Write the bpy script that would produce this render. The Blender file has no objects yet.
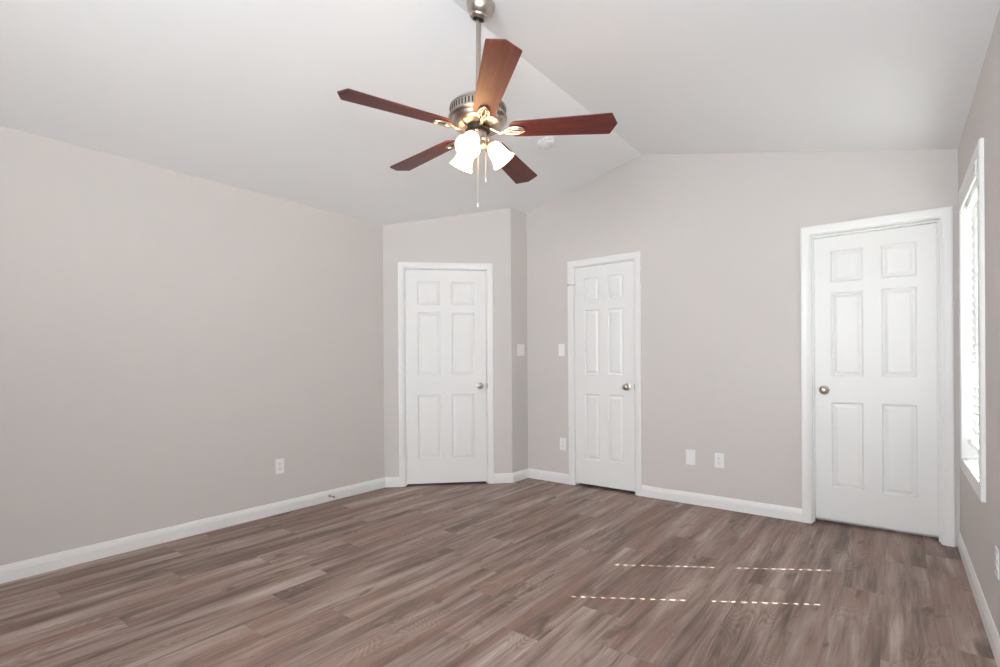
import bpy, bmesh, math, random
from mathutils import Vector, Matrix
R = math.radians
sc = bpy.context.scene
col = sc.collection

# ------------------------------------------------------------------ camera
YAW, ROLL, PITCH = R(37.8725), R(-0.3992), R(-0.0542)
F = Vector((-math.sin(YAW), math.cos(YAW), 0)); RT = Vector((math.cos(YAW), math.sin(YAW), 0)); UP = Vector((0, 0, 1))
F2 = F * math.cos(PITCH) + UP * math.sin(PITCH); U2 = UP * math.cos(PITCH) - F * math.sin(PITCH)
R3 = RT * math.cos(ROLL) + U2 * math.sin(ROLL); U3 = U2 * math.cos(ROLL) - RT * math.sin(ROLL)
cam = bpy.data.objects.new('camera', bpy.data.cameras.new('camera')); col.objects.link(cam)
m = Matrix.Identity(4)
for i in range(3):
    m[i][0], m[i][1], m[i][2] = R3[i], U3[i], -F2[i]
m[2][3] = 1.158
cam.matrix_world = m
cam.data.sensor_width = 36; cam.data.lens = 508.81 * 36 / 1000
cam.data.shift_y = 29.39 / 1000
cam.data.clip_start = 0.02
sc.camera = cam

# ------------------------------------------------------------------ light and exposure
sc.view_settings.view_transform = 'Standard'; sc.view_settings.look = 'None'
sc.view_settings.gamma = 1; sc.view_settings.use_curve_mapping = False
sc.view_settings.exposure = 0.14
w = bpy.data.worlds.new('world'); sc.world = w; w.use_nodes = True
w.node_tree.nodes['Background'].inputs[0].default_value = (0.93, 0.97, 1.0, 1)
w.node_tree.nodes['Background'].inputs[1].default_value = 3.0
SUN = Vector((-0.84, -0.545, -0.979))
sl = bpy.data.lights.new('sun', 'SUN'); sl.energy = 150; sl.angle = R(0.12); sl.color = (1, 0.985, 0.96)
so = bpy.data.objects.new('sun', sl); col.objects.link(so)
so.rotation_euler = SUN.to_track_quat('-Z', 'Y').to_euler(); so.location = (6, 6, 6)

def fill_light(name, loc, direction, sx, sy, power, color=(0.88, 0.95, 1.0)):
    l = bpy.data.lights.new(name, 'AREA'); l.shape = 'RECTANGLE'; l.size = sx; l.size_y = sy
    l.energy = power; l.color = color
    o = bpy.data.objects.new(name, l); col.objects.link(o); o.location = loc
    o.rotation_euler = Vector(direction).to_track_quat('-Z', 'Z').to_euler()
    return o
# fill lamp added outside the made-up window behind the photographer
wl = fill_light('added_window_fill', (-0.75, -1.72, 1.45), (-0.32, 1, 0.06), 1.4, 1.5, 44)
wl.data.spread = R(105)
# flash added out of view as fill, bounced off the ceiling beside the camera
fl = bpy.data.lights.new('added_bounce_flash', 'AREA'); fl.shape = 'DISK'; fl.size = 0.30; fl.energy = 29; fl.color = (0.87, 0.945, 1.0)
fo = bpy.data.objects.new('added_bounce_flash', fl); col.objects.link(fo); fo.location = (-0.20, 0.20, 1.60)
fo.rotation_euler = Vector((-0.05, 0.85, 1)).to_track_quat('-Z', 'Y').to_euler()

sc.cycles.max_bounces = 10; sc.cycles.diffuse_bounces = 6; sc.cycles.glossy_bounces = 4
sc.cycles.transparent_max_bounces = 12; sc.cycles.sample_clamp_indirect = 25
sc.cycles.use_denoising = True

# ------------------------------------------------------------------ room numbers
XL, XR, YB, YN = -3.7737, 0.3089, 4.2066, -1.6
XRET, YD, YE = -2.9216, 3.0838, 3.9387
XM, ZM, ZL, ZR = -1.7104, 2.9352, 2.4434, 2.4516
SLL = (ZM - ZL) / (XM - XL); SLR = (ZM - ZR) / (XR - XM)
def ceil_z(x): return ZM - (SLL * (XM - x) if x < XM else SLR * (x - XM))

# ------------------------------------------------------------------ materials
class NT:
    def __init__(s, name):
        s.m = bpy.data.materials.new(name); s.m.use_nodes = True
        s.t = s.m.node_tree; s.b = s.t.nodes['Principled BSDF']
    def n(s, typ, ins=None, **kw):
        nd = s.t.nodes.new(typ)
        for k, v in kw.items(): setattr(nd, k, v)
        for k, v in (ins or {}).items():
            if hasattr(v, 'is_linked') or isinstance(v, bpy.types.NodeSocket): s.t.links.new(v, nd.inputs[k])
            else: nd.inputs[k].default_value = v
        return nd
    def math(s, op, a, b=0.0, c=0.0, clamp=False):
        return s.n('ShaderNodeMath', {0: a, 1: b, 2: c}, operation=op, use_clamp=clamp).outputs[0]
    def ramp(s, fac, stops, interp='LINEAR'):
        nd = s.n('ShaderNodeValToRGB', {0: fac}); nd.color_ramp.interpolation = interp
        e = nd.color_ramp.elements
        while len(e) > 1: e.remove(e[-1])
        e[0].position = stops[0][0]; e[0].color = (*stops[0][1], 1)
        for p, c in stops[1:]:
            x = e.new(p); x.color = (*c, 1)
        return nd.outputs[0]
    def mix(s, f, a, b, mode='MIX'):
        nd = s.n('ShaderNodeMix', {}, data_type='RGBA', blend_type=mode)
        for i, v in ((0, f), (6, a), (7, b)):
            if isinstance(v, bpy.types.NodeSocket): s.t.links.new(v, nd.inputs[i])
            else: nd.inputs[i].default_value = v if i == 0 else (*v, 1)
        return nd.outputs[2]
    def set(s, **kw):
        for k, v in kw.items():
            k = k.replace('_', ' ')
            if isinstance(v, bpy.types.NodeSocket): s.t.links.new(v, s.b.inputs[k])
            else: s.b.inputs[k].default_value = (*v, 1) if isinstance(v, tuple) and len(v) == 3 else v
        return s.m
    def bump(s, h, strength, dist):
        nd = s.n('ShaderNodeBump', {'Height': h, 'Strength': strength, 'Distance': dist})
        s.t.links.new(nd.outputs[0], s.b.inputs['Normal'])

def paint(name, c, rough, scale, strength, dist=0.002, metal=0.0, var=0.0):
    t = NT(name)
    tc = t.n('ShaderNodeTexCoord').outputs['Object']
    nz = t.n('ShaderNodeTexNoise', {'Vector': tc, 'Scale': scale, 'Detail': 3.0})
    t.bump(nz.outputs[0], strength, dist)
    if var:
        lo = tuple(x * (1 - var) for x in c); hi = tuple(min(1, x * (1 + var)) for x in c)
        nb = t.n('ShaderNodeTexNoise', {'Vector': tc, 'Scale': 2.0, 'Detail': 2.0})
        t.set(Base_Color=t.ramp(nb.outputs[0], [(0.3, lo), (0.7, hi)]))
    else: t.set(Base_Color=c)
    return t.set(Roughness=rough, Metallic=metal)

M = {}
M['wall'] = paint('greige_wall_paint', (0.622, 0.588, 0.569), 0.75, 160, 0.12, 0.001)
M['ceiling'] = paint('ceiling_paint', (0.84, 0.845, 0.85), 0.9, 120, 0.15, 0.001)
M['trim'] = paint('white_trim_paint', (0.80, 0.795, 0.785), 0.38, 60, 0.03, 0.0005)
M['door'] = paint('white_door_paint', (0.80, 0.795, 0.785), 0.42, 90, 0.05, 0.0005)
M['plastic'] = paint('white_plastic', (0.84, 0.84, 0.84), 0.35, 60, 0.01, 0.0003)
M['slot'] = paint('dark_slot', (0.10, 0.095, 0.09), 0.6, 60, 0.01)
M['vent_grey'] = paint('grey_vent', (0.42, 0.42, 0.42), 0.6, 60, 0.01)
M['dark'] = paint('dark_metal', (0.035, 0.03, 0.028), 0.45, 60, 0.02, 0.0003, 0.6)
M['nickel'] = paint('brushed_nickel', (0.50, 0.45, 0.40), 0.30, 200, 0.04, 0.0003, 1.0)
M['vinyl'] = paint('white_vinyl', (0.86, 0.87, 0.87), 0.35, 60, 0.01, 0.0003)
def blind_mat():
    t = NT('white_blind_slat'); t.set(Base_Color=(0.88, 0.88, 0.87), Roughness=0.45)
    tl = t.n('ShaderNodeBsdfTranslucent', {'Color': (0.86, 0.90, 0.93, 1)})
    mx = t.n('ShaderNodeMixShader', {0: 0.16, 1: t.b.outputs[0], 2: tl.outputs[0]})
    t.t.links.new(mx.outputs[0], t.t.nodes['Material Output'].inputs[0])
    return t.m
M['blind'] = blind_mat()
M['cord'] = paint('white_cord', (0.82, 0.81, 0.80), 0.7, 200, 0.1, 0.0003)
M['chain'] = paint('pull_chain_metal', (0.72, 0.68, 0.62), 0.35, 200, 0.1, 0.0003, 0.8)
M['outside'] = paint('pale_concrete', (0.45, 0.44, 0.42), 0.9, 5, 0.2, 0.01, 0, 0.05)
M['backing'] = paint('rear_wall_paint', (0.622, 0.588, 0.569), 0.75, 160, 0.12, 0.001)

def glass():
    t = NT('window_glass'); nt = t.t
    tr = t.n('ShaderNodeBsdfTransparent', {'Color': (0.97, 0.985, 0.98, 1)})
    gl = t.n('ShaderNodeBsdfGlossy', {'Roughness': 0.02})
    fr = t.n('ShaderNodeFresnel', {'IOR': 1.45})
    k = t.math('MULTIPLY', fr.outputs[0], 0.8)
    mx = t.n('ShaderNodeMixShader', {0: k, 1: tr.outputs[0], 2: gl.outputs[0]})
    nt.links.new(mx.outputs[0], nt.nodes['Material Output'].inputs[0])
    return t.m
M['glass'] = glass()

def shade_glass():
    t = NT('lit_frosted_glass')
    tc = t.n('ShaderNodeTexCoord').outputs['Object']
    nz = t.n('ShaderNodeTexNoise', {'Vector': tc, 'Scale': 14.0, 'Detail': 3.0})
    c = t.ramp(nz.outputs[0], [(0.3, (1.0, 0.54, 0.22)), (0.7, (1.0, 0.60, 0.28))])
    return t.set(Base_Color=(0.9, 0.88, 0.84), Roughness=0.3, Emission_Color=c, Emission_Strength=14.0)
M['shade'] = shade_glass()
def bulb_mat():
    t = NT('lit_bulb'); return t.set(Base_Color=(1, 1, 1), Emission_Color=(1.0, 0.70, 0.42), Emission_Strength=70.0)
M['bulb'] = bulb_mat()

def blade_mat():
    t = NT('mahogany_blade')
    tc = t.n('ShaderNodeTexCoord').outputs['Object']
    mp = t.n('ShaderNodeMapping', {'Vector': tc, 'Scale': (2.2, 34.0, 6.0)}).outputs[0]
    n1 = t.n('ShaderNodeTexNoise', {'Vector': mp, 'Scale': 1.6, 'Detail': 6.0, 'Roughness': 0.6, 'Distortion': 0.4})
    c = t.ramp(n1.outputs[0], [(0.25, (0.050, 0.010, 0.009)), (0.5, (0.110, 0.021, 0.016)), (0.75, (0.170, 0.040, 0.028))])
    t.bump(n1.outputs[0], 0.05, 0.001)
    return t.set(Base_Color=c, Roughness=0.46, Coat_Weight=0.0, Specular_IOR_Level=0.5)
M['blade'] = blade_mat()

def floor_mat():
    t = NT('wood_plank_flooring')
    PW, PL = 0.187, 1.22
    tc = t.n('ShaderNodeTexCoord').outputs['Object']
    sp = t.n('ShaderNodeSeparateXYZ', {0: tc}); x, y = sp.outputs[0], sp.outputs[1]
    xs = t.math('DIVIDE', t.math('ADD', x, 0.053), PW)
    cx = t.math('FLOOR', xs); fx = t.math('FRACT', xs)
    off = t.n('ShaderNodeTexWhiteNoise', {'W': t.math('ADD', cx, 31.3)}, noise_dimensions='1D').outputs[0]
    ys = t.math('ADD', t.math('DIVIDE', y, PL), t.math('MULTIPLY', off, 7.0))
    cy = t.math('FLOOR', ys); fy = t.math('FRACT', ys)
    cid = t.n('ShaderNodeCombineXYZ', {0: cx, 1: cy, 2: 3.7}).outputs[0]
    wn = t.n('ShaderNodeTexWhiteNoise', {'Vector': cid}, noise_dimensions='3D')
    rv, rc = wn.outputs[0], wn.outputs[1]
    # per-plank shifted coordinates, so that every board has a figure of its own
    sh = t.n('ShaderNodeVectorMath', {0: rc, 1: (37.0, 53.0, 19.0)}, operation='MULTIPLY').outputs[0]
    pv = t.n('ShaderNodeVectorMath', {0: tc, 1: sh}, operation='ADD').outputs[0]
    def noise(scale, det, rough, dist, sx, sy):
        mp = t.n('ShaderNodeMapping', {'Vector': pv, 'Scale': (sx, sy, 1.0)}).outputs[0]
        return t.n('ShaderNodeTexNoise', {'Vector': mp, 'Scale': scale, 'Detail': det, 'Roughness': rough, 'Distortion': dist}).outputs[0]
    broad = noise(1.0, 3.0, 0.55, 0.35, 11.0, 0.95)      # long cloudy streaks
    fine = noise(1.0, 5.0, 0.65, 0.3, 70.0, 3.2)      # fine grain
    figure = noise(1.0, 1.0, 0.4, 0.25, 6.5, 1.5)     # heights the rings are cut from
    rings = t.math('SINE', t.math('MULTIPLY', figure, 210.0))
    patch = noise(1.0, 1.0, 0.5, 0.0, 4.0, 1.9)
    patchm = t.n('ShaderNodeMapRange', {0: patch, 1: 0.52, 2: 0.64, 3: 0.0, 4: 1.0}).outputs[0]
    knotn = noise(1.0, 2.0, 0.5, 0.6, 11.0, 4.2)
    knot = t.n('ShaderNodeMapRange', {0: knotn, 1: 0.62, 2: 0.74, 3: 0.0, 4: 1.0}).outputs[0]
    v = t.math('ADD', t.math('MULTIPLY', t.math('SUBTRACT', broad, 0.5), 1.45), 0.5)
    v = t.math('ADD', v, t.math('MULTIPLY', t.math('SUBTRACT', fine, 0.5), 0.75))
    v = t.math('ADD', v, t.math('MULTIPLY', t.math('SUBTRACT', rv, 0.5), 0.08))
    v = t.math('ADD', v, t.math('MULTIPLY', t.math('MULTIPLY', rings, patchm), 0.08))
    c = t.ramp(v, [(0.08, (0.080, 0.051, 0.041)), (0.32, (0.165, 0.114, 0.093)), (0.5, (0.262, 0.190, 0.160)),
                   (0.68, (0.365, 0.283, 0.245)), (0.90, (0.50, 0.420, 0.375))])
    red = noise(1.0, 2.0, 0.5, 0.2, 5.0, 1.1)
    redm = t.n('ShaderNodeMapRange', {0: red, 1: 0.48, 2: 0.68, 3: 0.0, 4: 0.55}).outputs[0]
    c = t.mix(redm, c, (0.275, 0.160, 0.125))
    c = t.mix(t.math('MULTIPLY', knot, 0.65), c, (0.085, 0.058, 0.048))
    # joints
    ex = t.math('MINIMUM', fx, t.math('SUBTRACT', 1.0, fx)); ex = t.math('MULTIPLY', ex, PW)
    ey = t.math('MINIMUM', fy, t.math('SUBTRACT', 1.0, fy)); ey = t.math('MULTIPLY', ey, PL)
    e = t.math('MINIMUM', ex, ey)
    j = t.n('ShaderNodeMapRange', {0: e, 1: 0.0004, 2: 0.0022, 3: 1.0, 4: 0.0}).outputs[0]
    c = t.mix(t.math('MULTIPLY', j, 0.25), c, (0.09, 0.066, 0.056))
    hgt = t.math('SUBTRACT', t.math('MULTIPLY', fine, 0.35), j)
    t.bump(hgt, 0.25, 0.001)
    rg = t.math('ADD', t.math('MULTIPLY', fine, 0.12), 0.42)
    return t.set(Base_Color=c, Roughness=rg, Specular_IOR_Level=0.35)
M['floor'] = floor_mat()

# ------------------------------------------------------------------ mesh helpers
def box(bm, x0, x1, y0, y1, z0, z1, mat=None):
    v = [bm.verts.new(p) for p in ((x0,y0,z0),(x1,y0,z0),(x1,y1,z0),(x0,y1,z0),(x0,y0,z1),(x1,y0,z1),(x1,y1,z1),(x0,y1,z1))]
    for f in ((3,2,1,0),(4,5,6,7),(0,1,5,4),(1,2,6,5),(2,3,7,6),(3,0,4,7)):
        bm.faces.new([v[i] for i in f])
    if mat is not None: bmesh.ops.transform(bm, matrix=mat, verts=v)
    return v
def lathe(bm, prof, seg=40, mat=None, sx=1.0):
    vs = []; rings = []
    for r, z in prof:
        if r < 1e-6: p = [bm.verts.new((0, 0, z))]
        else: p = [bm.verts.new((r * sx * math.cos(2*math.pi*i/seg), r * math.sin(2*math.pi*i/seg), z)) for i in range(seg)]
        rings.append(p); vs += p
    for a, b in zip(rings, rings[1:]):
        for i in range(seg):
            j = (i + 1) % seg
            if len(a) == 1 and len(b) == 1: continue
            if len(a) == 1: bm.faces.new((a[0], b[j], b[i]))
            elif len(b) == 1: bm.faces.new((a[i], a[j], b[0]))
            else: bm.faces.new((a[i], a[j], b[j], b[i]))
    if mat is not None: bmesh.ops.transform(bm, matrix=mat, verts=vs)
    return vs
def tube(bm, pts, r, seg=10, closed=False, flat=1.0):
    pts = [Vector(p) for p in pts]; n = len(pts); rings = []
    rad = r if isinstance(r, (list, tuple)) else [r] * n
    for i, p in enumerate(pts):
        a = pts[(i - 1) % n] if (closed or i > 0) else p
        b = pts[(i + 1) % n] if (closed or i < n - 1) else p
        d = (b - a).normalized()
        ref = Vector((0, 0, 1)) if abs(d.z) < 0.95 else Vector((1, 0, 0))
        s = d.cross(ref).normalized(); u = s.cross(d)
        rings.append([bm.verts.new(p + s * rad[i] * math.cos(2*math.pi*k/seg) + u * rad[i] * flat * math.sin(2*math.pi*k/seg)) for k in range(seg)])
    for i in range(n if closed else n - 1):
        a, b = rings[i], rings[(i + 1) % n]
        for k in range(seg):
            l = (k + 1) % seg
            bm.faces.new((a[k], a[l], b[l], b[k]))
    if not closed:
        bm.faces.new(rings[0][::-1]); bm.faces.new(rings[-1])
def prism(bm, outline, z0, z1):
    a = [bm.verts.new((x, y, z0)) for x, y in outline]; b = [bm.verts.new((x, y, z1)) for x, y in outline]
    n = len(a)
    bm.faces.new(a[::-1]); bm.faces.new(b)
    for i in range(n):
        j = (i + 1) % n; bm.faces.new((a[i], a[j], b[j], b[i]))
def obj(name, bm, mat, parent=None, smooth=False, bevel=0.0, loc=None, rot=None, kind=None):
    bmesh.ops.recalc_face_normals(bm, faces=bm.faces)
    me = bpy.data.meshes.new(name); bm.to_mesh(me); bm.free()
    me.materials.append(mat)
    if smooth:
        for p in me.polygons: p.use_smooth = True
        try: me.set_sharp_from_angle(angle=R(38))
        except Exception: pass
    o = bpy.data.objects.new(name, me); col.objects.link(o)
    if parent: o.parent = parent
    if loc: o.location = loc
    if rot: o.rotation_euler = rot
    if bevel:
        b = o.modifiers.new('bevel', 'BEVEL'); b.width = bevel; b.segments = 2; b.limit_method = 'ANGLE'
    if kind: o['kind'] = kind
    return o
def thing(name, label, cat, loc, rotz=0.0, group=None, kind=None):
    o = bpy.data.objects.new(name, None); col.objects.link(o); o.location = loc; o.rotation_euler = (0, 0, rotz)
    o.empty_display_size = 0.1
    if kind: o['kind'] = kind
    if label: o['label'] = label
    if cat: o['category'] = cat
    if group: o['group'] = group
    return o
def dup(root, loc, rotz, label, group=None):
    r = root.copy(); col.objects.link(r); r.location = loc; r.rotation_euler = (0, 0, rotz)
    r['label'] = label
    if group: r['group'] = group
    for ch in list(root.children):
        c = ch.copy(); col.objects.link(c); c.parent = r
        for g in ch.children:
            d = g.copy(); col.objects.link(d); d.parent = c
    return r

# ------------------------------------------------------------------ room shell
WT = 0.14
def wall(name, loc, rotz, length, height, openings, backs=()):
    """local x runs along the wall, local -y faces the room"""
    bm = bmesh.new()
    us = sorted({0.0, length} | {o[0] for o in openings} | {o[1] for o in openings})
    for a, b in zip(us, us[1:]):
        mid = (a + b) / 2; zs = [(0.0, height)]
        for (u0, u1, z0, z1) in openings:
            if u0 < mid < u1:
                zs = [(0.0, z0), (z1, height)]
        for z0, z1 in zs:
            if z1 - z0 > 1e-4: box(bm, a, b, 0, WT, z0, z1)
    for (u0, u1, z0, z1) in backs: box(bm, u0 - 0.03, u1 + 0.03, WT, WT + 0.05, z0, z1)  # unseen backing added behind door openings, keeps outside light out of the gaps
    return obj(name, bm, M['wall'], loc=loc, rot=(0, 0, rotz), kind='structure')

ANG = math.atan2(YE - YD, XRET - XL); DLEN = math.hypot(YE - YD, XRET - XL)
# doors: centre along wall, casing inner width, floor gap, recess of the slab
D1C, D1W = 0.582, 0.780
D2C, D2W = -2.0872 - XRET, 0.602
D3C, D3W = -0.1254 - XRET, 0.704
ZIN = 2.0475
JT = 0.019
def op(c, wc): return (c - wc/2 - JT + 0.006, c + wc/2 + JT - 0.006, 0.0, ZIN + JT - 0.006)
wall('wall_left', (XL, YN - WT, 0), R(90), YD - YN + WT, 2.49, [])
wall('wall_diagonal', (XL, YD, 0), ANG, DLEN, 2.75, [op(D1C, D1W)], [op(D1C, D1W)])
wall('wall_alcove', (XRET, YE, 0), R(90), YB - YE, 2.75, [])
wall('wall_back', (XRET, YB, 0), 0, XR - XRET, 3.0, [op(D2C, D2W), op(D3C, D3W)], [op(D2C, D2W), op(D3C, D3W)])
WY0, WY1, WZ0, WZ1 = 3.120, 3.905, 0.594, 2.061      # window opening in the right wall
wall('wall_right', (XR, YB + WT, 0), R(-90), YB + WT - YN + WT, 2.50, [(YB + WT - WY1, YB + WT - WY0, WZ0, WZ1)])
NW = [(-1.45, -0.05)]                                # unseen window added to the rear wall to brighten the room
wall('wall_near', (XR, YN, 0), R(180), XR - XL, 3.0, [(XR - b, XR - a, 0.70, 2.20) for a, b in NW])

bm = bmesh.new(); box(bm, XL - WT, XR + WT, YN - WT, YB + WT + 0.05, -0.1, 0)
obj('floor', bm, M['floor'], kind='structure')
bm = bmesh.new()
y0, y1 = YN - WT, YB + WT + 0.05
xs = (XL - WT, XM, XR + WT)
zz = (ZL - SLL * WT, ZM, ZR - SLR * WT)
v = {}
for k, yy in enumerate((y0, y1)):
    for i in range(3):
        v[(i, k, 0)] = bm.verts.new((xs[i], yy, zz[i])); v[(i, k, 1)] = bm.verts.new((xs[i], yy, zz[i] + 0.12))
for i in range(2):
    for t_ in (0, 1): bm.faces.new((v[(i,0,t_)], v[(i+1,0,t_)], v[(i+1,1,t_)], v[(i,1,t_)]))
    for k in (0, 1): bm.faces.new((v[(i,k,0)], v[(i+1,k,0)], v[(i+1,k,1)], v[(i,k,1)]))
for i in (0, 2): bm.faces.new((v[(i,0,0)], v[(i,1,0)], v[(i,1,1)], v[(i,0,1)]))
obj('ceiling', bm, M['ceiling'], kind='structure')
bm = bmesh.new(); box(bm, XR + WT + 0.01, XR + 14, -8, 14, -0.35, -0.25)
obj('ground', bm, M['outside'], kind='structure')

# baseboards: one profile extruded along each run, ends cut at the mitre
BP = [(0, 0), (0.0125, 0), (0.0135, 0.002), (0.0135, 0.060), (0.0115, 0.066), (0.0115, 0.072), (0.0075, 0.082), (0.0055, 0.090), (0.003, 0.0925), (0, 0.0925)]
def baseboard(name, a, b, ma=0.0, mb=0.0):
    """a, b are plan points with the room on the right of a->b; ma / mb = mitre slope at the ends"""
    a, b = Vector((*a, 0)), Vector((*b, 0)); u = (b - a).normalized(); n = Vector((u.y, -u.x, 0))
    L = (b - a).length
    bm = bmesh.new()
    A = [bm.verts.new(u * (d * ma) + n * d + Vector((0, 0, z))) for d, z in BP]
    B = [bm.verts.new(u * (L - d * mb) + n * d + Vector((0, 0, z))) for d, z in BP]
    for i in range(len(BP)):
        j = (i + 1) % len(BP); bm.faces.new((A[i], A[j], B[j], B[i]))
    bm.faces.new(A); bm.faces.new(B[::-1])
    return obj(name, bm, M['trim'], loc=a, kind='structure')
ud = Vector((math.cos(ANG), math.sin(ANG)))
CW = 0.057
def dp(t): return (XL + ud.x * t, YD + ud.y * t)
def door_edge(c, w, s): return c + s * (w/2 + CW)
baseboard('baseboard_left', (XL, YN), (XL, YD), 1, math.tan(R(22.5)))
baseboard('baseboard_diagonal', (XL, YD), dp(door_edge(D1C, D1W, -1)), math.tan(R(22.5)), 0)
baseboard('baseboard_diagonal', dp(door_edge(D1C, D1W, 1)), (XRET, YE), 0, -math.tan(R(22.5)))
baseboard('baseboard_alcove', (XRET, YE), (XRET, YB), -math.tan(R(22.5)), 1)
baseboard('baseboard_back', (XRET, YB), (XRET + door_edge(D2C, D2W, -1), YB), 1, 0)
baseboard('baseboard_back', (XRET + door_edge(D2C, D2W, 1), YB), (XRET + door_edge(D3C, D3W, -1), YB))
baseboard('baseboard_right', (XR, YB), (XR, YN), 0, 1)
baseboard('baseboard_near', (XR, YN), (XL, YN), 1, 1)

# ------------------------------------------------------------------ casings and doors
CP = [(0, 0), (0, 0.009), (0.003, 0.0115), (0.010, 0.0115), (0.014, 0.014), (0.024, 0.0165), (0.040, 0.0165), (0.050, 0.018), (0.056, 0.0165), (0.057, 0.014), (0.057, 0)]
def casing_door(bm, wc, zin):
    cols = []
    for wd, d in CP:
        pts = [(-wc/2 - wd, 0.0), (-wc/2 - wd, zin + wd), (wc/2 + wd, zin + wd), (wc/2 + wd, 0.0)]
        cols.append([bm.verts.new((x, -d, z)) for x, z in pts])
    n = len(cols)
    for i in range(n):
        a, b = cols[i], cols[(i + 1) % n]
        for k in range(3): bm.faces.new((a[k], a[k+1], b[k+1], b[k]))
    bm.faces.new([c[0] for c in cols]); bm.faces.new([c[3] for c in cols][::-1])
def casing_window(bm, x0, x1, z0, z1, cw=0.064, th=0.017):
    prof = [(0, 0), (0, th * 0.75), (0.004, th), (cw - 0.004, th), (cw, th * 0.75), (cw, 0)]
    cols = []
    for wd, d in prof:
        cols.append([bm.verts.new((x, -d, z)) for x, z in ((x0 - wd, z0 - wd), (x0 - wd, z1 + wd), (x1 + wd, z1 + wd), (x1 + wd, z0 - wd))])
    n = len(cols)
    for i in range(n):
        a, b = cols[i], cols[(i + 1) % n]
        for k in range(4): bm.faces.new((a[k], a[(k+1) % 4], b[(k+1) % 4], b[k]))

def slab_mesh(w, z0, z1, y0, stile, mull):
    """six-panel moulded slab, front face at y0, 35 mm thick"""
    bm = bmesh.new()
    pw = (w - 2 * stile - mull) / 2
    xs = [-w/2, -w/2 + stile, -w/2 + stile + pw, w/2 - stile - pw, w/2 - stile, w/2]
    zs = [z0, 0.255, 0.860, 1.042, 1.636, 1.706, 1.932, z1]
    V = {}
    def vv(x, y, z):
        k = (round(x, 5), round(y, 5), round(z, 5))
        if k not in V: V[k] = bm.verts.new((x, y, z))
        return V[k]
    for i in range(5):
        for j in range(7):
            a, b, c, d = xs[i], xs[i+1], zs[j], zs[j+1]
            if i in (1, 3) and j in (1, 3, 5):
                rings = []
                for ins, dep in ((0, 0), (0.004, 0.003), (0.010, 0.0095), (0.016, 0.0095), (0.034, 0.0030), (0.037, 0.0025)):
                    rings.append([vv(a + ins, y0 + dep, c + ins), vv(b - ins, y0 + dep, c + ins), vv(b - ins, y0 + dep, d - ins), vv(a + ins, y0 + dep, d - ins)])
                for p, q in zip(rings, rings[1:]):
                    for k in range(4): bm.faces.new((p[k], p[(k+1) % 4], q[(k+1) % 4], q[k]))
                bm.faces.new(rings[-1])
            else:
                bm.faces.new((vv(a, y0, c), vv(b, y0, c), vv(b, y0, d), vv(a, y0, d)))
    yb = y0 + 0.035
    bl = [vv(x, yb, z) for x, z in ((-w/2, z0), (w/2, z0), (w/2, z1), (-w/2, z1))]
    bm.faces.new(bl[::-1])
    bm.faces.new([vv(x, y0, z0) for x in xs] + [bl[1], bl[0]]); bm.faces.new([vv(x, y0, z1) for x in xs] + [bl[2], bl[3]])
    bm.faces.new([vv(-w/2, y0, z) for z in zs] + [bl[3], bl[0]]); bm.faces.new([vv(w/2, y0, z) for z in zs] + [bl[2], bl[1]])
    return bm
KN = [(0, 0.064), (0.010, 0.0635), (0.019, 0.061), (0.0255, 0.055), (0.027, 0.048), (0.024, 0.040), (0.015, 0.033), (0.0105, 0.028), (0.0105, 0.012),
      (0.018, 0.0105), (0.030, 0.007), (0.0325, 0.003), (0.0325, 0.0)]

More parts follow.
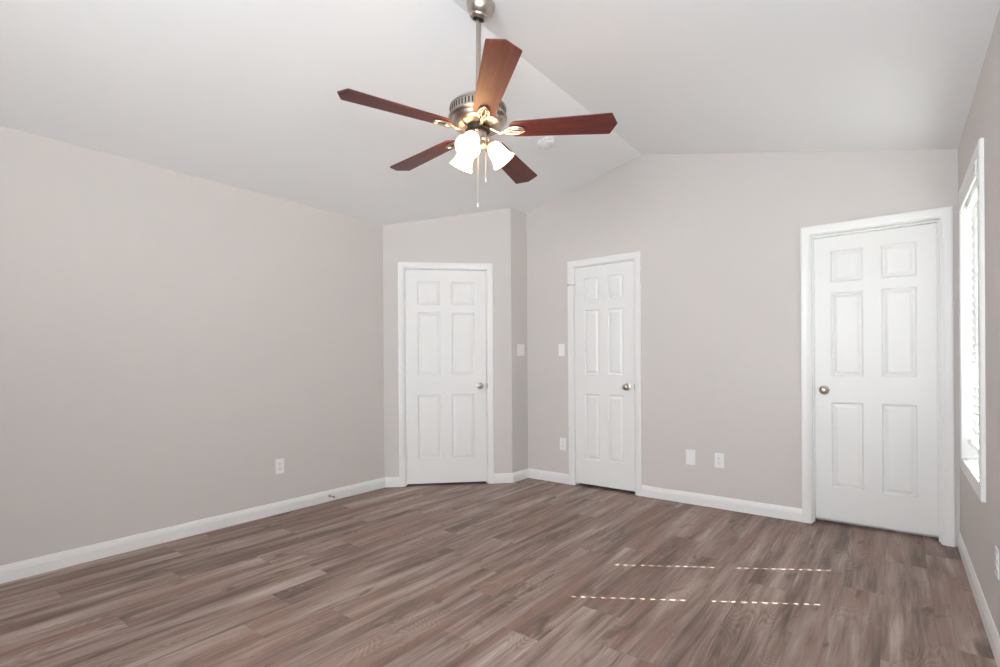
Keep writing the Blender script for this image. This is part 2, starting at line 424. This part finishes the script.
def make_door(name, loc, rotz, wc, recess, z0, knob_side, hinge_vis, z_knob=0.94, stile=0.105, mull=0.095):
    t = thing(name, None, None, loc, rotz, kind='structure')
    wj = wc - 0.012; zj = ZIN - 0.006
    bm = bmesh.new(); casing_door(bm, wc, ZIN); obj('door_casing', bm, M['trim'], t, smooth=True)
    bm = bmesh.new()
    for s in (-1, 1):
        a, b = sorted((s * wj/2, s * (wj/2 + JT))); box(bm, a, b, -0.0005, WT - 0.002, 0, zj + JT)
    box(bm, -wj/2, wj/2, -0.0005, WT - 0.002, zj, zj + JT)
    # stop
    if recess > 0.05: sy0, sy1 = recess - 0.036, recess - 0.001
    else: sy0, sy1 = recess + 0.037, recess + 0.070
    for s in (-1, 1):
        a, b = sorted((s * (wj/2 - 0.009), s * (wj/2))); box(bm, a, b, sy0, sy1, 0, zj)
    box(bm, -wj/2 + 0.009, wj/2 - 0.009, sy0, sy1, zj - 0.010, zj)
    obj('door_jamb', bm, M['trim'], t)
    ws = wj - 0.006
    bm = slab_mesh(ws, z0, zj - 0.004, recess, stile, mull)
    slab = obj('door_slab', bm, M['door'], t)
    kx = knob_side * (ws/2 - 0.064)
    bm = bmesh.new(); lathe(bm, KN, 32, Matrix.Translation((kx, recess + 0.0003, z_knob)) @ Matrix.Rotation(R(90), 4, 'X'))
    kb = obj('door_knob', bm, M['nickel'], t, smooth=True); kb['label'] = 'round satin nickel knob'
    bm = bmesh.new()
    box(bm, kx - 0.0012, kx + 0.0012, recess - 0.0655, recess - 0.0635, z_knob - 0.005, z_knob + 0.005)
    if recess < 0.05:
        bm2 = bmesh.new(); sx = knob_side * (wj/2 + 0.0002)
        a, b = sorted((sx, sx + knob_side * 0.0045)); box(bm2, a, b, -0.0035, 0.02, z_knob - 0.026, z_knob + 0.026)
        obj('strike_plate', bm2, M['dark'], t)
    obj('lock_button', bm, M['dark'], kb)
    if hinge_vis:
        for zc in (0.27, 1.08, 1.83):
            bm = bmesh.new()
            hx = -knob_side * (wj/2 - 0.001)
            for k in range(5):
                lathe(bm, [(0, -0.008), (0.0055, -0.008), (0.006, -0.007), (0.006, 0.007), (0.0055, 0.008), (0, 0.008)], 12,
                      Matrix.Translation((hx, -0.0065, zc - 0.036 + k * 0.018)))
            box(bm, min(hx, hx + knob_side*0.012), max(hx, hx + knob_side*0.012), -0.003, 0.001, zc - 0.044, zc + 0.044)
            h = obj('hinge', bm, M['trim'], t, smooth=True)
    return t
make_door('door_1', (XL + ud.x * D1C, YD + ud.y * D1C, 0), ANG, D1W, 0.003, 0.020, 1, True, z_knob=0.935, stile=0.112, mull=0.102)
d2 = make_door('door_2', (XRET + D2C, YB, 0), 0, D2W, 0.003, 0.026, 1, True, z_knob=0.935, stile=0.098, mull=0.085)
make_door('door_3', (XRET + D3C, YB, 0), 0, D3W, 0.085, 0.026, -1, False, z_knob=0.945, stile=0.106, mull=0.100)
# pin stop on the upper hinge of door 2
bm = bmesh.new()
hx = -(D2W - 0.012)/2
tube(bm, [(hx, -0.012, 1.879), (hx - 0.018, -0.03, 1.881), (hx - 0.042, -0.034, 1.881)], 0.0035, 8)
tube(bm, [(hx - 0.042, -0.034, 1.881), (hx - 0.053, -0.034, 1.881)], 0.0075, 10)
tube(bm, [(hx, -0.012, 1.879), (hx + 0.022, -0.02, 1.881)], 0.003, 8)
o = obj('hinge_stop', bm, M['nickel'], d2, smooth=True); o['label'] = 'small metal hinge pin stop'

# ------------------------------------------------------------------ window in the right wall
wt = thing('window_1', None, None, (XR, (WY0 + WY1) / 2, 0), R(-90), kind='structure')
WW = WY1 - WY0; hw = WW / 2
bm = bmesh.new(); casing_window(bm, -hw, hw, WZ0, WZ1); obj('window_casing', bm, M['trim'], wt)
bm = bmesh.new()
lin = 0.006
box(bm, -hw, -hw + lin, 0, WT, WZ0, WZ1); box(bm, hw - lin, hw, 0, WT, WZ0, WZ1)
box(bm, -hw + lin, hw - lin, 0, WT, WZ1 - lin, WZ1); box(bm, -hw + lin, hw - lin, 0, WT, WZ0, WZ0 + lin)
obj('window_jamb', bm, M['trim'], wt)
def sash(name, z0, z1, y0, y1, rail_b, rail_t, st=0.038):
    e = hw - lin
    bm = bmesh.new()
    box(bm, -e + 0.02, -e + 0.02 + st, y0, y1, z0, z1); box(bm, e - 0.02 - st, e - 0.02, y0, y1, z0, z1)
    box(bm, -e + 0.02 + st, e - 0.02 - st, y0, y1, z0, z0 + rail_b); box(bm, -e + 0.02 + st, e - 0.02 - st, y0, y1, z1 - rail_t, z1)
    s = obj(name, bm, M['vinyl'], wt, bevel=0.002)
    g = bmesh.new(); ym = (y0 + y1) / 2
    box(g, -e + 0.02 + st - 0.004, e - 0.02 - st + 0.004, ym - 0.002, ym + 0.002, z0 + rail_b - 0.004, z1 - rail_t + 0.004)
    obj('pane', g, M['glass'], s)
e = hw - lin
bm = bmesh.new()
box(bm, -e, -e + 0.02, 0.075, WT, WZ0 + lin, WZ1 - lin); box(bm, e - 0.02, e, 0.075, WT, WZ0 + lin, WZ1 - lin)
box(bm, -e + 0.02, e - 0.02, 0.075, WT, WZ0 + lin, WZ0 + lin + 0.018); box(bm, -e + 0.02, e - 0.02, 0.075, WT, WZ1 - lin - 0.018, WZ1 - lin)
obj('window_frame', bm, M['vinyl'], wt, bevel=0.002)
ZMEET = 1.345
sash('lower_sash', WZ0 + lin + 0.018, ZMEET + 0.028, 0.080, 0.104, 0.045, 0.050)
sash('upper_sash', ZMEET - 0.012, WZ1 - lin - 0.018, 0.106, 0.130, 0.050, 0.035)

# unseen window behind the photographer, added to let in extra light
for a, b in NW:
    t = thing('added_window', None, None, ((a + b) / 2, YN, 0), R(180), kind='structure')
    h = (b - a) / 2
    bm = bmesh.new(); casing_window(bm, -h, h, 0.70, 2.20); obj('window_casing', bm, M['trim'], t)
    bm = bmesh.new()
    for x0, x1, z0, z1 in ((-h, -h + 0.04, 0.70, 2.20), (h - 0.04, h, 0.70, 2.20), (-h + 0.04, h - 0.04, 0.70, 0.75), (-h + 0.04, h - 0.04, 2.15, 2.20), (-h + 0.04, h - 0.04, 1.43, 1.48), (-0.02, 0.02, 0.75, 1.43), (-0.02, 0.02, 1.48, 2.15)):
        box(bm, x0, x1, 0.05, 0.09, z0, z1)
    obj('window_frame', bm, M['vinyl'], t)

# ------------------------------------------------------------------ blind hanging in the window
bt = thing('window_blind', 'white horizontal slat blind lowered and tilted shut in the window beside the right door', 'blind', (XR, (WY0 + WY1) / 2, 0), R(-90))
BY = 0.036                                             # blind plane, into the wall
bw = hw - lin - 0.006
bm = bmesh.new(); box(bm, -bw, bw, BY - 0.026, BY + 0.026, 2.000, 2.052)
obj('headrail', bm, M['blind'], bt, bevel=0.002)
bm = bmesh.new(); box(bm, -bw, bw, -0.022, -0.014, 1.985, 2.054)
for z0_, z1_ in ((1.989, 1.998), (2.040, 2.049)): box(bm, -bw, bw, -0.0245, -0.022, z0_, z1_)
for s_ in (-1, 1):
    a_, b_ = sorted((s_ * bw, s_ * (bw - 0.007))); box(bm, a_, b_, -0.014, BY - 0.026, 1.985, 2.054)
obj('valance', bm, M['blind'], bt, bevel=0.0015)
TILT = R(72); SP = 0.0466; SW = 0.050
ycen = (WY0 + WY1) / 2
HOLES = [-(3.735 - ycen), -(3.240 - ycen)]             # local x of the two cord columns
slats_bm = bmesh.new(); zc = 0.752; zlist = []
while zc < 1.975:
    zlist.append(zc); zc += SP
HL, HWD = 0.0108, 0.0052
def slat(bm, zc):
    # cross section curved a little; slots cut round the cords
    xs = sorted([-bw, bw] + [h - HWD for h in HOLES] + [h + HWD for h in HOLES])
    ss = [-SW/2, -HL, HL, SW/2]
    th = 0.0026
    def P(x, s, k):
        crown = 0.0022 * (1 - (2 * s / SW) ** 2)
        nrm = crown + (th/2 if k else -th/2)
        # s<0 is the room side edge (up); rotate about the x axis
        y = s * math.cos(TILT) + nrm * math.sin(TILT); z = -s * math.sin(TILT) + nrm * math.cos(TILT)
        return (x, BY + y, zc + z)
    g = {}
    for i, x in enumerate(xs):
        for j, s in enumerate(ss):
            for k in (0, 1): g[(i, j, k)] = bm.verts.new(P(x, s, k))
    hole = {(i, 1) for i in (1, 3)}
    for i in range(len(xs) - 1):
        for j in range(3):
            if (i, j) in hole:
                bm.faces.new((g[(i,j,0)], g[(i+1,j,0)], g[(i+1,j,1)], g[(i,j,1)])); bm.faces.new((g[(i,j+1,0)], g[(i+1,j+1,0)], g[(i+1,j+1,1)], g[(i,j+1,1)]))
                bm.faces.new((g[(i,j,0)], g[(i,j+1,0)], g[(i,j+1,1)], g[(i,j,1)])); bm.faces.new((g[(i+1,j,0)], g[(i+1,j+1,0)], g[(i+1,j+1,1)], g[(i+1,j,1)]))
                continue
            for k in (0, 1): bm.faces.new((g[(i,j,k)], g[(i+1,j,k)], g[(i+1,j+1,k)], g[(i,j+1,k)]))
    for i in range(len(xs) - 1):
        for j in (0, 3): bm.faces.new((g[(i,j,0)], g[(i+1,j,0)], g[(i+1,j,1)], g[(i,j,1)]))
    for j in range(3):
        for i in (0, len(xs) - 1): bm.faces.new((g[(i,j,0)], g[(i,j+1,0)], g[(i,j+1,1)], g[(i,j,1)]))
for z in zlist: slat(slats_bm, z)
obj('slats', slats_bm, M['blind'], bt)
bm = bmesh.new(); box(bm, -bw, bw, -0.026, 0.026, -0.009, 0.009, Matrix.Translation((0, BY, 0.689)) @ Matrix.Rotation(-R(20), 4, 'X'))
obj('bottom_rail', bm, M['blind'], bt, bevel=0.002)
for hxx in HOLES:
    bm = bmesh.new()
    for dy in (-0.019, 0.019): tube(bm, [(hxx, BY + dy, 0.705), (hxx, BY + dy, 2.0)], 0.0008, 6)
    obj('ladder_cord', bm, M['cord'], bt)
bm = bmesh.new(); tube(bm, [(-bw + 0.07, -0.009, 1.98), (-bw + 0.07, -0.009, 1.25)], 0.004, 8); 
obj('tilt_wand', bm, M['vinyl'], bt, smooth=True)

# ------------------------------------------------------------------ wall plates
def plate_bm(w, h, th=0.005):
    bm = bmesh.new(); box(bm, -w/2, w/2, -th, 0, -h/2, h/2); return bm
def make_outlet(label, loc, rotz, group=None):
    t = thing('wall_outlet', label, 'outlet', loc, rotz, group)
    obj('cover_plate', plate_bm(0.070, 0.115), M['plastic'], t, bevel=0.002)
    for s in (-1, 1):
        bm = bmesh.new()
        out = [(0.0165 * math.cos(a), max(-0.0125, min(0.0125, 0.0165 * math.sin(a)))) for a in [2*math.pi*i/28 for i in range(28)]]
        prism(bm, out, 0, 0.0022)
        bmesh.ops.transform(bm, matrix=Matrix.Translation((0, -0.0048, s * 0.0195)) @ Matrix.Rotation(R(90), 4, 'X'), verts=bm.verts)
        f = obj('receptacle', bm, M['plastic'], t)
        bm = bmesh.new()
        box(bm, -0.0075, -0.0050, -0.0075, -0.0068, s*0.0195 - 0.001, s*0.0195 + 0.0075); box(bm, 0.0050, 0.0072, -0.0075, -0.0068, s*0.0195 - 0.001, s*0.0195 + 0.0065)
        lathe(bm, [(0, 0), (0.0027, 0), (0.0027, 0.0007), (0, 0.0007)], 12, Matrix.Translation((0, -0.0068, s*0.0195 - 0.0068)) @ Matrix.Rotation(R(90), 4, 'X'))
        obj('slot', bm, M['slot'], f)
    bm = bmesh.new(); lathe(bm, [(0.0032, 0), (0.003, 0.001), (0, 0.0014)], 12, Matrix.Translation((0, -0.0049, 0)) @ Matrix.Rotation(R(90), 4, 'X'))
    obj('screw', bm, M['nickel'], t)
    return t
o1 = make_outlet('white duplex outlet on the left wall above the baseboard', (XL - 0.0, 2.060, 0.365), R(90))
dup(o1, (-2.513, YB, 0.374), 0, 'white duplex outlet low beside the left casing of the narrow middle door')
dup(o1, (-1.097, YB, 0.376), 0, 'white duplex outlet on the back wall, right of the blank plate')
dup(o1, (XR, 2.735, 0.370), R(-90), 'white duplex outlet seen edge on, low on the right wall below the window')

bp = thing('blank_plate', 'plain white cover plate on the back wall, left of the outlet', 'wall plate', (-1.317, YB, 0.378), 0)
obj('cover_plate', plate_bm(0.076, 0.122), M['plastic'], bp, bevel=0.002)
for s in (-1, 1):
    bm = bmesh.new(); lathe(bm, [(0.003, 0), (0.0028, 0.001), (0, 0.0013)], 12, Matrix.Translation((0, -0.0049, s * 0.042)) @ Matrix.Rotation(R(90), 4, 'X'))
    obj('screw', bm, M['plastic'], bp)
def make_switch(label, loc, rotz, gangs):
    t = thing('light_switch', label, 'light switch', loc, rotz)
    obj('cover_plate', plate_bm(0.070 if gangs == 1 else 0.116, 0.115), M['plastic'], t, bevel=0.002)
    for g in range(gangs):
        x = 0 if gangs == 1 else (-0.023 + 0.046 * g)
        bm = bmesh.new()
        pr = [(-0.0045, -0.033), (-0.0075, -0.033), (-0.0055, 0.0), (-0.0062, 0.033), (-0.0045, 0.033)]
        A = [bm.verts.new((x - 0.0165, y, z)) for y, z in pr]; B = [bm.verts.new((x + 0.0165, y, z)) for y, z in pr]
        for i in range(5): bm.faces.new((A[i], A[(i+1) % 5], B[(i+1) % 5], B[i]))
        bm.faces.new(A); bm.faces.new(B)
        obj('rocker', bm, M['plastic'], t)
    return t
make_switch('white single switch plate beside the left casing of the narrow middle door', (-2.522, YB, 1.273), 0, 1)
make_switch('white double switch plate on the short wall between the two far doors', (XRET, 4.090, 1.280), R(90), 2)

# spring door stop on the left baseboard
ds = thing('door_stop', 'small metal spring door stop fixed to the left baseboard', 'door stop', (XL + 0.0133, 2.490, 0.047), R(90))
bm = bmesh.new(); lathe(bm, [(0, 0), (0.011, 0), (0.011, 0.003), (0.006, 0.006), (0, 0.006)], 16, Matrix.Rotation(R(90), 4, 'X'))
obj('base', bm, M['nickel'], ds, smooth=True)
bm = bmesh.new()
tube(bm, [(0.0045 * math.cos(a), -0.006 - 0.052 * a / (2*math.pi*11), 0.0045 * math.sin(a)) for a in [2*math.pi*11*i/176 for i in range(177)]], 0.0012, 6)
obj('spring', bm, M['nickel'], ds, smooth=True)
bm = bmesh.new(); lathe(bm, [(0.0055, 0.056), (0.0075, 0.058), (0.0075, 0.070), (0.005, 0.073), (0, 0.073)], 16, Matrix.Rotation(R(90), 4, 'X'))
o = obj('tip', bm, M['nickel'], ds, smooth=True)

# smoke detector on the left ceiling slope
sx, sy = -2.103, 3.297
sd = thing('smoke_detector', 'round white smoke detector on the sloped ceiling behind the fan', 'smoke detector', (sx, sy, ceil_z(sx)))
sd.rotation_euler = (0, -math.atan(SLL), 0)
bm = bmesh.new(); lathe(bm, [(0, 0.0), (0.066, 0.0), (0.066, -0.008), (0.060, -0.010), (0, -0.010)], 40); obj('base', bm, M['plastic'], sd, smooth=True)
bm = bmesh.new(); lathe(bm, [(0.060, -0.009), (0.058, -0.024), (0.052, -0.030), (0.044, -0.032), (0.043, -0.029), (0.036, -0.029), (0.035, -0.034), (0.022, -0.036), (0.021, -0.033), (0.014, -0.033), (0.013, -0.037), (0, -0.038)], 40)
obj('cover', bm, M['plastic'], sd, smooth=True)
bm = bmesh.new()
for k in range(16):
    a = 2*math.pi*k/16; box(bm, 0.0588, 0.0602, -0.003, 0.003, -0.021, -0.012, Matrix.Rotation(a, 4, 'Z'))
obj('vents', bm, M['vent_grey'], sd)

# ------------------------------------------------------------------ ceiling fan
FC = Vector((-1.586, 1.878, 2.275))                    # middle of the blade ring
FAX = Vector((-0.021, 0.045, 1)).normalized()          # the fan hangs a touch off plumb
FROT = FAX.to_track_quat('Z', 'Y').to_matrix().to_4x4()
FROT = Matrix.Rotation(math.asin(FAX.x), 4, 'Y') @ Matrix.Rotation(-math.asin(FAX.y), 4, 'X')
fan = thing('ceiling_fan', 'ceiling fan with five mahogany blades and three lit glass shades under the vaulted ceiling', 'ceiling fan', (0, 0, 0))
base = FC - FROT @ Vector((0, 0, FC.z))
fan.matrix_world = Matrix.Translation(base) @ FROT
ZB = FC.z
BX, BYY = (base + FROT @ Vector((0, 0, 2.84)))[:2]      # where the rod meets the ceiling
ctop = ceil_z(BX) / FROT[2][2]
nrm = Matrix.Rotation(math.atan(SLR), 4, 'Y')
bm = bmesh.new()
pr = [(0.070, 0.002), (0.070, -0.014), (0.068, -0.030), (0.060, -0.052), (0.050, -0.068), (0.047, -0.072), (0.047, -0.075), (0.043, -0.086), (0.034, -0.094), (0.029, -0.094), (0.027, -0.088), (0.030, -0.075), (0.0, -0.070)]
pr = [(r, z * 0.80) for r, z in pr]
lathe(bm, pr, 48, (Matrix.Translation(base) @ FROT).inverted() @ Matrix.Translation((BX + 0.016, BYY, ceil_z(BX + 0.016))) @ nrm)
canopy = obj('canopy', bm, M['nickel'], fan, smooth=True)
bm = bmesh.new(); lathe(bm, [(0, 0.020), (0.018, 0.016), (0.026, 0.0), (0.022, -0.014), (0.0125, -0.020)], 32, Matrix.Translation((0, 0, ctop - 0.062)))
obj('hanger_ball', bm, M['dark'], fan, smooth=True)
bm = bmesh.new(); tube(bm, [(0, 0, 2.44), (0, 0, ctop - 0.06)], 0.0118, 24)
obj('downrod', bm, M['nickel'], fan, smooth=True)
bm = bmesh.new()
lathe(bm, [(0.0, 2.452), (0.020, 2.452), (0.026, 2.445), (0.032, 2.430), (0.055, 2.422), (0.095, 2.414), (0.120, 2.401), (0.128, 2.391), (0.134, 2.387), (0.138, 2.383), (0.138, 2.379),
           (0.134, 2.377), (0.134, 2.343), (0.139, 2.341), (0.142, 2.335), (0.140, 2.328), (0.132, 2.323), (0.128, 2.318), (0.124, 2.306), (0.112, 2.296), (0.090, 2.290), (0.070, 2.288), (0.0, 2.288)], 64)
hous = obj('motor_housing', bm, M['nickel'], fan, smooth=True)
bm = bmesh.new()
for k in range(48):
    a = 2*math.pi*k/48; box(bm, 0.1325, 0.1350, -0.0032, 0.0032, 2.346, 2.373, Matrix.Rotation(a, 4, 'Z'))
obj('vent_slots', bm, M['dark'], hous)
bm = bmesh.new(); lathe(bm, [(0, 2.289), (0.058, 2.289), (0.060, 2.286), (0.060, 2.276), (0.056, 2.272), (0, 2.272)], 48)
obj('flywheel', bm, M['dark'], fan, smooth=True)
bm = bmesh.new()
lathe(bm, [(0, 2.273), (0.043, 2.273), (0.045, 2.270), (0.045, 2.232), (0.042, 2.226), (0.036, 2.222), (0.036, 2.203), (0.030, 2.192), (0.018, 2.184), (0.008, 2.180), (0.006, 2.172), (0, 2.170)], 40)
obj('light_kit', bm, M['nickel'], fan, smooth=True)

# blade and its bracket, built once along +x, then copied
PITCHB = R(-10.7)
def blade_mesh():
    bm = bmesh.new(); out = []
    r0, r1 = 0.150, 0.660
    n = 10
    for i in range(n + 1):                              # rounded root
        a = math.pi/2 + math.pi * i / n
        out.append((r0 + 0.035 + 0.035 * math.cos(a) , 0.052 * math.sin(a) if abs(math.sin(a)) < 0.999 else 0.052 * math.sin(a)))
    for i in range(1, 8):
        f = i / 8; out.append((r0 + 0.035 + (r1 - 0.065 - r0) * f, -(0.052 + 0.018 * f)))
    out += [(r1 - 0.034, -0.070), (r1 - 0.028, -0.067), (r1 - 0.003, -0.008), (r1, 0), (r1 - 0.003, 0.008), (r1 - 0.028, 0.067), (r1 - 0.034, 0.070)]
    for i in range(7, 0, -1):
        f = i / 8; out.append((r0 + 0.035 + (r1 - 0.065 - r0) * f, (0.052 + 0.018 * f)))
    prism(bm, out, -0.003, 0.003)
    bmesh.ops.transform(bm, matrix=Matrix.Rotation(PITCHB, 4, 'X'), verts=bm.verts)
    return bm
def bracket_mesh():
    bm = bmesh.new()
    zt = -0.0095
    def onb(x, y, z=zt):                                # a point on the tilted blade's underside
        v = Matrix.Rotation(PITCHB, 4, 'X') @ Vector((x, y, z)); return v
    lp = [onb(0.178 + 0.048 * math.cos(2*math.pi*i/28), 0.0235 * math.sin(2*math.pi*i/28)) for i in range(28)]
    tube(bm, lp, 0.0046, 8, closed=True)
    lp2 = [onb(0.184 + 0.030 * math.cos(2*math.pi*i/20), 0.0095 * math.sin(2*math.pi*i/20)) for i in range(20)]
    tube(bm, lp2, 0.0022, 8, closed=True)
    tube(bm, [onb(0.134, 0), onb(0.155, 0)], 0.0050, 8)
    tube(bm, [(0.046, 0, 0.007), (0.066, 0, 0.004), (0.086, 0, -0.008), (0.108, 0, -0.017), (0.128, 0, -0.013), onb(0.140, 0)], [0.011, 0.010, 0.0085, 0.0075, 0.0075, 0.0065], 12, flat=0.7)
    for sy_ in (-0.015, 0.015): tube(bm, [onb(0.19, sy_, -0.012), onb(0.19, sy_, -0.001)], 0.0045, 8)
    return bm
b0 = obj('blade', blade_mesh(), M['blade'], fan, bevel=0.0015)
k0 = obj('blade_bracket', bracket_mesh(), M['nickel'], b0, smooth=True)
OFF = 31
for k in range(5):
    if k == 0: b = b0
    else:
        b = b0.copy(); col.objects.link(b); b.parent = fan
        kk = k0.copy(); col.objects.link(kk); kk.parent = b
    b.location = (0, 0, ZB); b.rotation_euler = (0, 0, R(OFF + 72 * k))

# lamp arms and shades, built along +x, then copied
TL = R(38)
def onaxis(s): return Vector((0.056 + s * math.sin(TL), 0, 2.232 - s * math.cos(TL)))
AX = Matrix.Translation(onaxis(0)) @ Matrix.Rotation(-TL, 4, 'Y') @ Matrix.Scale(-1, 4, (0, 0, 1))
bm = bmesh.new()
tube(bm, [(0.030, 0, 2.230), (0.046, 0, 2.237), onaxis(-0.004), onaxis(0.01)], [0.008, 0.008, 0.008, 0.009], 12)
lathe(bm, [(0, 0.004), (0.018, 0.004), (0.024, 0.008), (0.0285, 0.014), (0.0285, 0.022), (0.0265, 0.024), (0, 0.020)], 32, AX)
a0 = obj('lamp_holder', bm, M['nickel'], fan, smooth=True)
bm = bmesh.new()
outer = [(0.0240, 0.016), (0.0255, 0.022), (0.0330, 0.034), (0.0385, 0.048), (0.0415, 0.066), (0.0445, 0.086), (0.0500, 0.104), (0.0590, 0.120)]
inner = [(r - 0.003, z) for r, z in outer][::-1]
lathe(bm, outer + [(0.0580, 0.1215)] + inner, 40, AX)
s0 = obj('lamp_shade', bm, M['shade'], fan, smooth=True)
bm = bmesh.new(); lathe(bm, [(0, 0.022), (0.012, 0.024), (0.013, 0.036), (0.020, 0.050), (0.0225, 0.064), (0.018, 0.078), (0.009, 0.084), (0, 0.086)], 24, AX)
u0 = obj('bulb', bm, M['bulb'], s0, smooth=True)
for k, az in enumerate((290, 50, 170)):
    if k == 0: a, s = a0, s0
    else:
        a = a0.copy(); s = s0.copy(); u = u0.copy()
        for q in (a, s, u): col.objects.link(q)
        a.parent = fan; s.parent = fan; u.parent = s
    for q in (a, s): q.rotation_euler = (0, 0, R(az))

def chain(x, y, zt, zb, fob):
    bm = bmesh.new()
    tube(bm, [(x, y, zt), (x, y, zb)], 0.0006, 6)
    z = zt
    while z > zb:
        bmesh.ops.create_icosphere(bm, subdivisions=1, radius=0.0011, matrix=Matrix.Translation((x, y, z))); z -= 0.0042
    c = obj('pull_chain', bm, M['chain'], fan, smooth=True)
    if fob:
        bm = bmesh.new(); lathe(bm, [(0, zb + 0.002), (0.0015, zb), (0.0028, zb - 0.008), (0.0030, zb - 0.016), (0.002, zb - 0.020), (0, zb - 0.021)], 16, Matrix.Translation((x, y, 0)))
        obj('pull_fob', bm, M['cord'], c, smooth=True)
chain(0.030, -0.032, 2.236, 1.905, True)
chain(0.052, -0.001, 2.240, 2.030, True)
